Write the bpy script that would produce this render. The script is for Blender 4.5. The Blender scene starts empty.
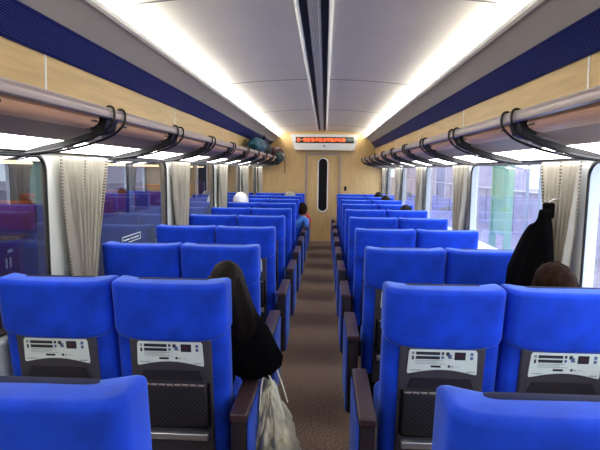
import bpy, bmesh, math, random
from mathutils import Vector, Matrix, Euler, noise
R = random.Random(7)
C = bpy.context.scene
col = C.collection
# ------------------------------------------------------------------ camera
cam = bpy.data.cameras.new('camera'); camo = bpy.data.objects.new('camera', cam); col.objects.link(camo)
cam.sensor_width = 36; cam.lens = 30.0; cam.clip_start = .05; cam.clip_end = 200
camo.location = (.07, 0, 1.56)
camo.rotation_euler = (Matrix.Rotation(math.atan(24/500), 3, 'Z') @ Matrix.Rotation(math.radians(90) - math.atan(55/500), 3, 'X') @ Matrix.Rotation(.0125, 3, 'Z')).to_euler()
C.camera = camo
C.view_settings.view_transform = 'Standard'; C.view_settings.look = 'None'
C.view_settings.gamma = 1; C.view_settings.use_curve_mapping = False
C.view_settings.exposure = 0.52
# ------------------------------------------------------------------ world
w = bpy.data.worlds.new('overcast_sky'); C.world = w; w.use_nodes = True
nt = w.node_tree; nt.nodes['Background'].inputs[0].default_value = (.70, .82, 1, 1)
nt.nodes['Background'].inputs[1].default_value = 3.2
COVE = 14.0; RACKL = 6.0
# ------------------------------------------------------------------ materials
def mat(name, c, rough=.6, metal=0, var=0, scale=40, bump=0, sheen=0, emit=None, es=0, stretch=None, spec=.5, bscale=None):
    m = bpy.data.materials.new(name); m.use_nodes = True
    n = m.node_tree.nodes; l = m.node_tree.links; b = n['Principled BSDF']
    b.inputs['Base Color'].default_value = (*c, 1); b.inputs['Roughness'].default_value = rough
    b.inputs['Metallic'].default_value = metal; b.inputs['Specular IOR Level'].default_value = spec
    if sheen:
        b.inputs['Sheen Weight'].default_value = sheen; b.inputs['Sheen Roughness'].default_value = .35
        b.inputs['Sheen Tint'].default_value = (.35, .55, 1, 1)
    if emit:
        b.inputs['Emission Color'].default_value = (*emit, 1); b.inputs['Emission Strength'].default_value = es
    tc = n.new('ShaderNodeTexCoord'); mp = n.new('ShaderNodeMapping'); l.new(tc.outputs['Object'], mp.inputs[0])
    if stretch: mp.inputs['Scale'].default_value = stretch
    if var:
        t = n.new('ShaderNodeTexNoise'); t.inputs['Scale'].default_value = scale; t.inputs['Detail'].default_value = 5
        l.new(mp.outputs[0], t.inputs[0])
        r = n.new('ShaderNodeValToRGB'); r.color_ramp.elements[0].position = .3; r.color_ramp.elements[1].position = .7
        r.color_ramp.elements[0].color = (*[x*(1-var) for x in c], 1)
        r.color_ramp.elements[1].color = (*[min(1, x*(1+var)) for x in c], 1)
        l.new(t.outputs[0], r.inputs[0]); l.new(r.outputs[0], b.inputs['Base Color'])
    if bump:
        t = n.new('ShaderNodeTexNoise'); t.inputs['Scale'].default_value = bscale or scale*3; t.inputs['Detail'].default_value = 3
        l.new(mp.outputs[0], t.inputs[0])
        k = n.new('ShaderNodeBump'); k.inputs['Strength'].default_value = bump; k.inputs['Distance'].default_value = .004
        l.new(t.outputs[0], k.inputs['Height']); l.new(k.outputs[0], b.inputs['Normal'])
    return m
M = {}
M['blue'] = mat('blue_velvet', (.006, .052, .58), .75, var=.22, scale=9, bump=.25, bscale=350, sheen=.7, spec=.2)
M['bluearm'] = mat('blue_side_cloth', (.02, .06, .42), .8, var=.15, scale=12, sheen=.5, spec=.2)
M['navy'] = mat('navy_leatherette', (.006, .009, .05), .7, var=.2, scale=20, spec=.15)
M['shell'] = mat('charcoal_shell', (.050, .045, .056), .5, var=.08, scale=120, bump=.15, bscale=600)
M['shell2'] = mat('charcoal_latch', (.018, .016, .022), .45)
M['black'] = mat('black_plastic', (.004, .004, .005), .5, spec=.2)
M['blackmetal'] = mat('dark_bracket_metal', (.016, .015, .016), .45, metal=.2)
M['armtop'] = mat('dark_brown_pad', (.045, .024, .026), .32, var=.15, scale=60)
M['armbody'] = mat('dark_brown_side', (.014, .009, .011), .45)
M['silver'] = mat('silver_bar', (.62, .62, .64), .3, metal=.8)
M['placard'] = mat('placard_white', (.72, .80, .74), .35)
M['ink'] = mat('placard_ink', (.02, .02, .03), .5)
M['inkgrey'] = mat('placard_grey_ink', (.33, .37, .36), .5)
M['inkred'] = mat('placard_red_ink', (.16, .02, .03), .5)
M['inkblue'] = mat('placard_blue_ink', (.08, .14, .30), .5)
M['ceil'] = mat('ceiling_white', (.68, .64, .58), .42, var=.03, scale=3)
M['side'] = mat('grey_cove_panel', (.33, .31, .30), .5, var=.04, scale=4)
M['lip'] = mat('cove_lip', (.75, .75, .72), .4)
M['vent'] = mat('blue_vent', (.003, .008, .12), .5, spec=.25)
M['ventrib'] = mat('blue_vent_rib', (.03, .05, .28), .45, spec=.3)
M['wood'] = mat('pale_wood', (.61, .42, .165), .42, var=.13, scale=22, stretch=(1, .12, 1.5))
M['woodend'] = mat('pale_wood_end', (.62, .42, .18), .42, var=.16, scale=26, stretch=(3, 1, .10))
M['nosing'] = mat('tan_wood_nosing', (.72, .43, .24), .4, var=.12, scale=25, stretch=(1, .1, 1))
M['under'] = mat('brown_grey_underside', (.36, .24, .17), .5, var=.08, scale=60, bump=.1)
M['rail'] = mat('anodised_rail', (.36, .30, .30), .35, metal=.35)
M['seam'] = mat('white_seam', (.85, .84, .80), .4)
M['wall'] = mat('cream_wall', (.66, .67, .60), .5, var=.03, scale=4)
M['wallr'] = mat('white_wall', (.78, .80, .82), .5, var=.03, scale=4)  # same wall as on the left, window glow put into its paler, bluer colour
M['gasket'] = mat('black_rubber', (.008, .008, .009), .5)
M['lit'] = mat('cove_diffuser', (.9, .9, .85), .5, emit=(1, .965, .86), es=COVE)
M['lit2'] = mat('rack_diffuser', (.9, .9, .9), .5, emit=(1, .98, .97), es=RACKL)
M['slot'] = mat('slot_black', (.006, .006, .008), .6)
M['grille'] = mat('grille_grey', (.30, .30, .31), .45)
M['screen'] = mat('led_screen', (.01, .008, .008), .3)
M['led'] = mat('orange_led', (.3, .05, .02), .5, emit=(1, .13, .03), es=2.4)
M['led2'] = mat('dim_led', (.1, .12, .12), .5, emit=(.35, .42, .45), es=.5)
M['skin'] = mat('skin', (.50, .30, .21), .5, var=.05, scale=20)
M['dkhair'] = mat('dark_brown_hair', (.006, .0032, .0024), .6, spec=.12, var=.5, scale=60, bump=.6, bscale=160, stretch=(1, 1, .12))
M['brhair'] = mat('brown_hair', (.016, .0065, .0035), .7, spec=.05, var=.8, scale=45, bump=1.0, bscale=90, stretch=(1, 1, .25))
M['blkhair'] = mat('black_hair', (.004, .0035, .004), .6, spec=.15, var=.3, scale=60, bump=.5)
M['blkcloth'] = mat('black_cloth', (.0022, .0022, .0028), .95, spec=.04, bump=.2, scale=80)
M['bluejkt'] = mat('sky_blue_jacket', (.05, .20, .62), .6, var=.2, scale=18)
M['redcloth'] = mat('red_cloth', (.42, .03, .03), .7, var=.15, scale=18)
M['whitecloth'] = mat('white_cloth', (.85, .86, .88), .7, bump=.3, scale=30)
M['greycap'] = mat('grey_beige_cloth', (.33, .30, .24), .75, var=.2, scale=40)
M['tote'] = mat('cream_tote', (.50, .48, .34), .5, var=.45, scale=11, bump=1.0, bscale=22)
M['strap'] = mat('cream_strap', (.78, .77, .66), .6)
M['teal'] = mat('teal_nylon', (.01, .10, .17), .5, var=.5, scale=12, bump=.4, bscale=20)
M['dkgreen'] = mat('dark_green_nylon', (.012, .03, .028), .55, var=.4, scale=14, bump=.4, bscale=20)
M['maroon'] = mat('maroon_cloth', (.06, .008, .015), .6, var=.3, scale=14, bump=.4, bscale=20)
M['signmaroon'] = mat('maroon_paint', (.11, .010, .035), .5, var=.1, scale=5)
M['platform'] = mat('platform_paving', (.78, .78, .79), .8, var=.12, scale=3)
M['ballast'] = mat('ballast', (.27, .23, .27), .9, var=.3, scale=8)
M['lilac'] = mat('lilac_concrete', (.40, .36, .47), .8, var=.15, scale=1.2)
M['greenpan'] = mat('pale_green_panel', (.26, .42, .30), .4, var=.1, scale=1.5)
M['steel'] = mat('painted_steel', (.34, .37, .44), .5)
M['darkwall'] = mat('dark_concrete', (.02, .022, .035), .85, var=.3, scale=1.5)
M['cargrey'] = mat('grey_car_body', (.05, .05, .08), .5)
M['orange'] = mat('orange_moquette', (.36, .10, .04), .8, var=.12, scale=8)
M['lampwarm'] = mat('warm_tube', (1, .8, .5), .5, emit=(1, .72, .40), es=2.0)
M['violet'] = mat('violet_panel', (.13, .09, .25), .7)
def carpet():
    m = mat('brown_carpet', (.062, .045, .036), .95)
    n = m.node_tree.nodes; l = m.node_tree.links; b = n['Principled BSDF']; tc = n.new('ShaderNodeTexCoord')
    t = n.new('ShaderNodeTexNoise'); t.inputs['Scale'].default_value = 110; t.inputs['Detail'].default_value = 2
    t2 = n.new('ShaderNodeTexNoise'); t2.inputs['Scale'].default_value = 2.2
    l.new(tc.outputs['Object'], t.inputs[0]); l.new(tc.outputs['Object'], t2.inputs[0])
    r = n.new('ShaderNodeValToRGB'); e = r.color_ramp.elements
    e[0].position = .38; e[0].color = (.055, .036, .026, 1); e[1].position = .64; e[1].color = (.36, .24, .165, 1)
    l.new(t.outputs[0], r.inputs[0]); l.new(r.outputs[0], b.inputs['Base Color'])
    k = n.new('ShaderNodeBump'); k.inputs['Strength'].default_value = .5; k.inputs['Distance'].default_value = .003
    l.new(t.outputs[0], k.inputs['Height']); l.new(k.outputs[0], b.inputs['Normal'])
    return m
M['carpet'] = carpet()
def netmat():
    m = mat('black_net', (.01, .01, .012), .6); n = m.node_tree.nodes; l = m.node_tree.links; b = n['Principled BSDF']
    tc = n.new('ShaderNodeTexCoord'); mp = n.new('ShaderNodeMapping'); mp.inputs['Rotation'].default_value = (0, math.radians(45), 0)
    mp.inputs['Scale'].default_value = (70, 70, 70); l.new(tc.outputs['Object'], mp.inputs[0])
    sp = n.new('ShaderNodeSeparateXYZ'); l.new(mp.outputs[0], sp.inputs[0])
    outs = []
    for a in ('X', 'Z'):
        f = n.new('ShaderNodeMath'); f.operation = 'FRACT'; l.new(sp.outputs[a], f.inputs[0])
        g = n.new('ShaderNodeMath'); g.operation = 'GREATER_THAN'; g.inputs[1].default_value = .78; l.new(f.outputs[0], g.inputs[0]); outs.append(g)
    mx = n.new('ShaderNodeMath'); mx.operation = 'MAXIMUM'; l.new(outs[0].outputs[0], mx.inputs[0]); l.new(outs[1].outputs[0], mx.inputs[1])
    c = n.new('ShaderNodeMixRGB'); c.inputs[1].default_value = (.003, .003, .004, 1); c.inputs[2].default_value = (.035, .032, .04, 1)
    l.new(mx.outputs[0], c.inputs[0]); l.new(c.outputs[0], b.inputs['Base Color']); return m
M['net'] = netmat()
def glassmat(name, tint, refl):
    m = bpy.data.materials.new(name); m.use_nodes = True; n = m.node_tree.nodes; l = m.node_tree.links
    n.remove(n['Principled BSDF']); o = n['Material Output']
    t = n.new('ShaderNodeBsdfTransparent'); t.inputs[0].default_value = (*tint, 1)
    g = n.new('ShaderNodeBsdfGlossy'); g.inputs['Roughness'].default_value = .0
    f = n.new('ShaderNodeFresnel'); f.inputs[0].default_value = 1.5
    a = n.new('ShaderNodeMath'); a.operation = 'MULTIPLY_ADD'; a.inputs[1].default_value = 1.6; a.inputs[2].default_value = refl
    l.new(f.outputs[0], a.inputs[0]); mx = n.new('ShaderNodeMixShader')
    l.new(a.outputs[0], mx.inputs[0]); l.new(t.outputs[0], mx.inputs[1]); l.new(g.outputs[0], mx.inputs[2]); l.new(mx.outputs[0], o.inputs[0])
    return m
M['glassl'] = glassmat('dark_window_glass', (.75, .78, .80), .10)
M['glassr'] = glassmat('clear_window_glass', (.88, .90, .93), .0)
def curtainmat():
    m = mat('beige_perforated_curtain', (.50, .46, .37), .85); n = m.node_tree.nodes; l = m.node_tree.links; b = n['Principled BSDF']
    uv = n.new('ShaderNodeUVMap'); sp = n.new('ShaderNodeSeparateXYZ'); l.new(uv.outputs[0], sp.inputs[0])
    def mth(op, a, v):
        x = n.new('ShaderNodeMath'); x.operation = op
        l.new(a, x.inputs[0])
        if isinstance(v, (int, float)): x.inputs[1].default_value = v
        else: l.new(v, x.inputs[1])
        return x.outputs[0]
    u = mth('FRACT', mth('MULTIPLY', sp.outputs[0], 6.6), 0); v = mth('FRACT', mth('MULTIPLY', sp.outputs[1], 42.0), 0)
    cu = mth('LESS_THAN', u, .10); cv = mth('LESS_THAN', v, .5); d = mth('MULTIPLY', cu, cv)
    t = n.new('ShaderNodeTexNoise'); t.inputs['Scale'].default_value = 9; tc = n.new('ShaderNodeTexCoord'); l.new(tc.outputs['Object'], t.inputs[0])
    c0 = n.new('ShaderNodeMixRGB'); c0.inputs[1].default_value = (.42, .39, .32, 1); c0.inputs[2].default_value = (.60, .56, .46, 1); l.new(t.outputs[0], c0.inputs[0])
    c = n.new('ShaderNodeMixRGB'); l.new(c0.outputs[0], c.inputs[1]); c.inputs[2].default_value = (.15, .13, .11, 1)
    l.new(d, c.inputs[0]); l.new(c.outputs[0], b.inputs['Base Color'])
    tr = n.new('ShaderNodeBsdfTranslucent'); l.new(c.outputs[0], tr.inputs[0]); mx = n.new('ShaderNodeMixShader'); mx.inputs[0].default_value = .3
    l.new(b.outputs[0], mx.inputs[1]); l.new(tr.outputs[0], mx.inputs[2]); l.new(mx.outputs[0], n['Material Output'].inputs[0]); return m
M['curtain'] = curtainmat()
# ------------------------------------------------------------------ mesh helpers
def nb(): return bmesh.new()
def obj(name, bm, m, parent=None, smooth=True, ang=40):
    me = bpy.data.meshes.new(name); bmesh.ops.recalc_face_normals(bm, faces=bm.faces[:]); bm.to_mesh(me); bm.free()
    for x in (m if isinstance(m, (list, tuple)) else [m]): me.materials.append(M[x])
    if smooth:
        for p in me.polygons: p.use_smooth = True
        me.set_sharp_from_angle(angle=math.radians(ang))
    o = bpy.data.objects.new(name, me); col.objects.link(o)
    if parent: o.parent = parent
    return o
def tag(o, label, cat, group=None):
    o['label'] = label; o['category'] = cat
    if group: o['group'] = group
    return o
def thing(name, label, cat, loc=(0, 0, 0), group=None):
    o = bpy.data.objects.new(name, None); o.empty_display_size = .1; col.objects.link(o); o.location = loc
    return tag(o, label, cat, group)
def struct(name, bm, m, parent=None, smooth=True):
    o = obj(name, bm, m, parent, smooth)
    if not parent: o['kind'] = 'structure'
    return o
def box(bm, x0, x1, y0, y1, z0, z1, mi=0, bev=0, seg=2):
    t = bmesh.new(); bmesh.ops.create_cube(t, size=1)
    for v in t.verts: v.co = Vector(((x0+x1)/2 + v.co.x*(x1-x0), (y0+y1)/2 + v.co.y*(y1-y0), (z0+z1)/2 + v.co.z*(z1-z0)))
    if bev: bmesh.ops.bevel(t, geom=t.edges[:], offset=bev, segments=seg, affect='EDGES', profile=.5)
    add(bm, t, mi)
def add(bm, t, mi=None, f=None):
    mp = {}
    for v in t.verts: mp[v] = bm.verts.new(f(v.co) if f else v.co)
    for fa in t.faces:
        try: n = bm.faces.new([mp[v] for v in fa.verts])
        except ValueError: continue
        n.material_index = fa.material_index if mi is None else mi
    t.free()
def rrect(hw, y0, y1, r, n=6):
    r = min(r, hw*.99, (y1-y0)/2*.99); pts = []
    for cx, cy, a0 in ((hw-r, y0+r, -90), (hw-r, y1-r, 0), (-hw+r, y1-r, 90), (-hw+r, y0+r, 180)):
        for i in range(n+1):
            a = math.radians(a0 + 90*i/n); pts.append((cx + r*math.cos(a), cy + r*math.sin(a)))
    # extra points on long runs
    out = []
    for i, p in enumerate(pts):
        q = pts[(i+1) % len(pts)]; out.append(p); L = math.hypot(q[0]-p[0], q[1]-p[1])
        if L > .06:
            k = int(L/.05)
            for j in range(1, k): out.append((p[0]+(q[0]-p[0])*j/k, p[1]+(q[1]-p[1])*j/k))
    return out
def pillow(bm, hw, y0, y1, z0, z1, r=.03, rz=.03, warp=None, mi=0, nz=5, mid=6):
    """rounded solid: rounded rectangle in plan, edges rounded over rz at top and bottom"""
    zs = []
    for i in range(nz+1):
        a = math.pi/2*i/nz; zs.append((z0 + rz*(1-math.cos(a)) if 0 else z0 + rz*(1-math.cos(a)), rz*(1-math.sin(a))))
    for i in range(1, mid): zs.append((z0+rz + (z1-z0-2*rz)*i/mid, 0))
    for i in range(nz+1):
        a = math.pi/2*(1 - i/nz); zs.append((z1 - rz*(1-math.cos(a)), rz*(1-math.sin(a))))
    base = rrect(hw, y0, y1, r); loops = []; cy = (y0+y1)/2; hy = (y1-y0)/2
    for z, ins in zs:
        lp = []
        for (x, y) in base:
            k = (hw-ins)/hw; ky = max(.05, (hy-ins)/hy)
            p = Vector((x*k, cy+(y-cy)*ky, z))
            lp.append(bm.verts.new(warp(p) if warp else p))
        loops.append(lp)
    n = len(base)
    for a, b in zip(loops, loops[1:]):
        for i in range(n):
            f = bm.faces.new((a[i], a[(i+1) % n], b[(i+1) % n], b[i])); f.material_index = mi
    for lp in (loops[0][::-1], loops[-1]):
        f = bm.faces.new(lp); f.material_index = mi
def extr(bm, prof, y0, y1, mi=0, closed=True, ny=1):
    """profile of (x,z) points extruded along y"""
    rows = [[bm.verts.new((x, y0+(y1-y0)*j/ny, z)) for x, z in prof] for j in range(ny+1)]; n = len(prof)
    for a, b in zip(rows, rows[1:]):
        for i in range(n if closed else n-1):
            f = bm.faces.new((a[i], a[(i+1) % n], b[(i+1) % n], b[i])); f.material_index = mi
    if closed:
        bm.faces.new(rows[0][::-1]).material_index = mi; bm.faces.new(rows[-1]).material_index = mi
def tube(bm, pts, rad, seg=8, mi=0, flat=1.0):
    pts = [Vector(p) for p in pts]; rings = []
    rs = rad if isinstance(rad, (list, tuple)) else [rad]*len(pts)
    for i, p in enumerate(pts):
        d = (pts[min(i+1, len(pts)-1)] - pts[max(i-1, 0)]).normalized()
        up = Vector((0, 1, 0)) if abs(d.y) < .9 else Vector((1, 0, 0))
        a = d.cross(up).normalized(); b = d.cross(a).normalized()
        rings.append([bm.verts.new(p + a*math.cos(t)*rs[i]*flat + b*math.sin(t)*rs[i]) for t in [2*math.pi*k/seg for k in range(seg)]])
    for a, b in zip(rings, rings[1:]):
        for k in range(seg): bm.faces.new((a[k], a[(k+1) % seg], b[(k+1) % seg], b[k])).material_index = mi
    bm.faces.new(rings[0][::-1]).material_index = mi; bm.faces.new(rings[-1]).material_index = mi
def smoothpts(P, n=6):
    P = [Vector(p) for p in P]; out = []
    for i in range(len(P)-1):
        p0 = P[max(i-1, 0)]; p1 = P[i]; p2 = P[i+1]; p3 = P[min(i+2, len(P)-1)]
        for j in range(n):
            t = j/n
            out.append(.5*((2*p1) + (p2-p0)*t + (2*p0-5*p1+4*p2-p3)*t*t + (3*p1-p0-3*p2+p3)*t**3))
    out.append(P[-1]); return out
YB, YE = -1.7, 11.0
PIT = .98
# ------------------------------------------------------------------ room shell
b = nb(); box(b, -1.34, 1.34, YB, YE+.1, -.06, 0); struct('floor', b, 'carpet', smooth=False)
def mir(prof, s): return [(x*s, z) for x, z in prof] if s > 0 else [(x*s, z) for x, z in prof][::-1]
def arch(x): return 2.405 - .05*(x/.87)**2
b = nb()
for s in (-1, 1):
    top = [(.095 + (.875-.095)*i/12, arch(.095 + (.875-.095)*i/12)) for i in range(13)]
    y = -1.7; 
    seams = [-.4, 2.50, 4.80, 7.15, 9.5, YE]; prev = YB
    for e in seams:
        extr(b, mir(top + [(.952, 2.345), (.952, 2.43), (.095, 2.43)], s), prev+.006, e-.006); prev = e
for s in (-1, 1):
    for e in seams[1:-1]:
        pp = [(.102 + (.93-.102)*i/12, arch(.102 + (.93-.102)*i/12)) for i in range(13)] 
        extr(b, mir([(x, z_-.0015) for x, z_ in pp] + [(x, z_+.001) for x, z_ in pp[::-1]], s), e-.008, e+.008, mi=2)
box(b, -1.0, 1.0, YB, YE, 2.44, 2.52, mi=1)
struct('ceiling', b, ['ceil', 'slot', 'shell'])
# side cove panels, lip, vent, wood
for s, nm in ((-1, 'left'), (1, 'right')):
    b = nb(); extr(b, mir([(.945, 2.262), (.962, 2.252), (1.0, 2.228), (1.04, 2.19), (1.065, 2.162), (1.30, 2.162), (1.30, 2.45), (.99, 2.45), (.99, 2.29)], s), YB, YE)
    struct('trim_%d' % (1 if s < 0 else 2), b, 'side')
    b = nb(); extr(b, mir([(.918, 2.275), (.922, 2.256), (.938, 2.250), (.952, 2.258), (.948, 2.276), (.932, 2.277), (.924, 2.282)], s), YB, YE)
    struct('trim_%d' % (3 if s < 0 else 4), b, 'lip')
    # blue vent strip
    P0 = Vector((1.063, 2.164)); P1 = Vector((1.152, 2.048)); d = P1-P0; nrm = Vector((-d.y, d.x)).normalized()
    if nrm.x > 0: nrm = -nrm
    b = nb(); pr = [tuple(P0), tuple(P0+d*.10 + nrm*.004)]
    bk = [tuple(P1), (1.28, 2.048), (1.28, 2.164)]
    extr(b, mir([tuple(P0), tuple(P1)] + [(1.28, 2.048), (1.28, 2.164)], s), YB, YE, mi=0)
    for i in range(13):
        q = P0 + d*(.13 + .77*i/12); h = d*.009
        extr(b, mir([tuple(q-h), tuple(q-h+nrm*.007), tuple(q+h+nrm*.007), tuple(q+h)], s), YB, YE-.02, mi=1)
    q0 = P0+d*.02; q1 = P0+d*.085; extr(b, mir([tuple(q0), tuple(q0+nrm*.008), tuple(q1+nrm*.008), tuple(q1)], s), YB, YE, 0)
    q0 = P0+d*.95; q1 = P0+d*1.0; extr(b, mir([tuple(q0), tuple(q0+nrm*.01), tuple(q1+nrm*.01), tuple(q1)], s), YB, YE, 0)
    struct('trim_%d' % (5 if s < 0 else 6), b, ['vent', 'ventrib'])
    # wood panels between vent and rack
    b = nb(); prev = YB
    for e in [.30+1.88*k for k in range(6)] + [YE]:
        extr(b, mir([(1.152, 2.046), (1.158, 1.80), (1.28, 1.80), (1.28, 2.046)], s), prev+.003, e-.003); prev = e
    struct('trim_%d' % (7 if s < 0 else 8), b, 'wood')
    b = nb()
    for k in range(6):
        y = .30+1.88*k; extr(b, mir([(1.149, 2.044), (1.155, 1.81), (1.18, 1.81), (1.18, 2.044)], s), y-.007, y+.007)
    struct('trim_%d' % (9 if s < 0 else 10), b, 'seam')
# outer shell so no sky leaks in
b = nb(); box(b, -1.45, 1.45, YB-.1, YE+.2, 2.52, 2.6); box(b, -1.45, -1.28, YB-.1, YE+.2, 1.66, 2.6); box(b, 1.28, 1.45, YB-.1, YE+.2, 1.66, 2.6)
struct('trim_11', b, 'side', smooth=False)
# window walls with rounded openings
BAYS = [(.64+1.88*k) for k in range(-1, 6)]   # start of each bay post centre = 2.52+1.88k
def wallside(s, nm, m):
    b = nb(); WX = 1.30; T = .06; z0, z1 = .84, 1.615; hz0, hz1 = 0, 1.70
    wins = []
    for k in range(-2, 5):
        a = 2.52 + 1.88*k; e = a + 1.88                # bay from post centre to post centre
        a2 = max(a, YB); e2 = min(e, YE)
        if e2 - a2 < .3: continue
        y0, y1 = a2 + (.11 if a2 == a else .05), e2 - (.11 if e2 == e else .05)
        r = .075; inner = []
        for cy, cz, a0 in ((y1-r, z0+r, -90), (y1-r, z1-r, 0), (y0+r, z1-r, 90), (y0+r, z0+r, 180)):
            for i in range(7):
                t = math.radians(a0+90*i/6); inner.append((cy+r*math.cos(t), cz+r*math.sin(t)))
        outer = []
        for i, (y, z) in enumerate(inner):
            q = i//7; j = i % 7
            cy, cz = (e2, e2, a2, a2)[q], (hz0, hz1, hz1, hz0)[q]
            if q == 0: o = (y if j < 3 else e2, hz0 if j < 4 else z)
            elif q == 1: o = (e2 if j < 4 else y, z if j < 3 else hz1)
            elif q == 2: o = (y if j < 3 else a2, hz1 if j < 4 else z)
            else: o = (a2 if j < 4 else y, z if j < 3 else hz0)
            if j == 3: o = (cy, cz)
            outer.append(o)
        n = len(inner)
        vi = [b.verts.new((s*WX, y, z)) for y, z in inner]; vo = [b.verts.new((s*WX, y, z)) for y, z in outer]
        vi2 = [b.verts.new((s*(WX+T), y, z)) for y, z in inner]; vo2 = [b.verts.new((s*(WX+T), y, z)) for y, z in outer]
        for i in range(n):
            j = (i+1) % n
            b.faces.new((vi[i], vi[j], vo[j], vo[i])); b.faces.new((vi2[i], vi2[j], vo2[j], vo2[i])); b.faces.new((vi[i], vi[j], vi2[j], vi2[i]))
        wins.append((y0, y1, z0, z1, inner))
    bmesh.ops.remove_doubles(b, verts=b.verts[:], dist=.0005)
    struct('wall_'+nm, b, m)
    return wins
wn = 1
for s, nm, m, g in ((-1, 'left', 'wall', 'glassl'), (1, 'right', 'wallr', 'glassr')):
    for (y0, y1, z0, z1, inner) in wallside(s, nm, m):
        b = nb(); cy, cz = (y0+y1)/2, (z0+z1)/2; n = len(inner)
        def off(p, d): return (p[0] + (d if p[0] < cy else -d), p[1] + (d if p[1] < cz else -d))
        L = []
        for x, d in ((1.2995, -.006), (1.296, -.002), (1.296, .005), (1.305, .008), (1.305, -.006)):
            L.append([b.verts.new((s*x, *off(p, d))) for p in inner])
        for A, B in zip(L, L[1:]+L[:1]):
            for i in range(n): b.faces.new((A[i], A[(i+1) % n], B[(i+1) % n], B[i]))
        w_ = struct('window_%d' % wn, b, 'gasket'); wn += 1
        b = nb(); b.faces.new([b.verts.new((s*1.3045, *p)) for p in inner]); gp = obj('glass_pane', b, g, w_, smooth=False)
        if gp.data.polygons[0].normal.x * s > 0: gp.data.flip_normals()     # face into the car
        b = nb(); box(b, s*1.27 if s > 0 else -1.32, s*1.32 if s > 0 else -1.27, y0-.03, y1+.03, z0-.035, z0-.012, bev=.006); obj('window_sill', b, m, w_)
    # lower heater / kick cover
    b = nb(); extr(b, mir([(1.27, 0), (1.27, .16), (1.285, .18), (1.30, .18), (1.30, 0)], s), YB, YE); struct('baseboard_'+nm, b, 'cargrey')
# end wall
b = nb()
DX = .03
box(b, -1.34, DX-.355, YE, YE+.08, 0, 2.55); box(b, DX+.355, 1.34, YE, YE+.08, 0, 2.55); box(b, DX-.355, DX+.355, YE, YE+.08, 1.90, 2.55)
struct('wall_end', b, 'woodend', smooth=False)
b = nb(); box(b, -1.34, 1.34, YB-.1, YB, 0, 2.55); struct('wall_back', b, 'woodend', smooth=False)
# door with oval window
b = nb(); hw, z0, z1 = .352, .0, 1.90; iw, a0_, a1_ = .105, .76, 1.72
def ovalpts(w, za, zb, n=10):
    return [(DX+w*math.cos(math.pi*(-1+ i/n)), za + w*math.sin(math.pi*(-1+i/n))) for i in range(n+1)] + [(DX+w*math.cos(math.pi*i/n), zb + w*math.sin(math.pi*i/n)) for i in range(n+1)]
inn = ovalpts(iw, a0_, a1_); N = len(inn); out = []
for i, (x, z) in enumerate(inn):
    dx, dz = x-DX, z-(a0_+a1_)/2
    if i <= 10:
        t = (i/10); out.append((DX-hw + 2*hw*t, z0))
    else:
        t = (i-11)/10; out.append((DX+hw - 2*hw*t, z1))
for y, fl in ((YE+.015, 0), (YE+.05, 1)):
    A = [b.verts.new((x, y, z)) for x, z in inn]; B = [b.verts.new((x, y, z)) for x, z in out]
    for i in range(N): b.faces.new((A[i], A[(i+1) % N], B[(i+1) % N], B[i]))
    if fl:
        for i in range(N): b.faces.new((A[i], A[(i+1) % N], pA[(i+1) % N], pA[i]))
    pA = A
dr = struct('door_1', b, 'woodend')
b = nb(); ring = []
o1 = ovalpts(iw+.012, a0_, a1_); o2 = ovalpts(iw-.012, a0_, a1_)
q = [[b.verts.new((x, y, z)) for x, z in o] for o, y in ((o1, YE+.014), (o1, YE+.004), (o2, YE+.004), (o2, YE+.03))]
for A, B in zip(q, q[1:]):
    for i in range(N): b.faces.new((A[i], A[(i+1) % N], B[(i+1) % N], B[i]))
obj('window_rim', b, 'seam', dr)
b = nb(); b.faces.new([b.verts.new((x, YE+.03, z)) for x, z in ovalpts(iw-.002, a0_, a1_)]); obj('glass_pane', b, 'black', dr, smooth=False)
b = nb(); box(b, DX+.30, DX+.318, YE-.02, YE+.0149, .92, 1.06, bev=.004); obj('door_handle', b, 'rail', dr)
# door surround, rounded at the top corners
def uframe(w, zt, r, t, y0, y1, b):
    def path(w, zt, r):
        p = [(DX-w, 0)] + [(DX-w+r+r*math.cos(math.pi-math.pi/2*i/8), zt-r+r*math.sin(math.pi-math.pi/2*i/8)) for i in range(9)]
        p += [(DX+w-r+r*math.cos(math.pi/2-math.pi/2*i/8), zt-r+r*math.sin(math.pi/2-math.pi/2*i/8)) for i in range(9)] + [(DX+w, 0)]; return p
    A, B = path(w, zt, r), path(w-t, zt-t, max(.01, r-t)); q = [[b.verts.new((x, y, z)) for x, z in P] for P, y in ((A, y1), (A, y0), (B, y0), (B, y1))]
    for U, V in zip(q, q[1:]):
        for i in range(len(A)-1): b.faces.new((U[i], U[i+1], V[i+1], V[i]))
b = nb(); uframe(.385, 1.93, .07, .035, YE-.02, YE+.012, b); struct('trim_12', b, 'rail')
# void beyond door
b = nb(); box(b, -1.0, 1.0, YE+.06, YE+.075, 0, 1.89); struct('trim_13', b, 'black', smooth=False)
# floor threshold
b = nb(); box(b, DX-.36, DX+.36, YE-.10, YE, 0, .006); struct('trim_14', b, 'rail', smooth=False)
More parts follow.
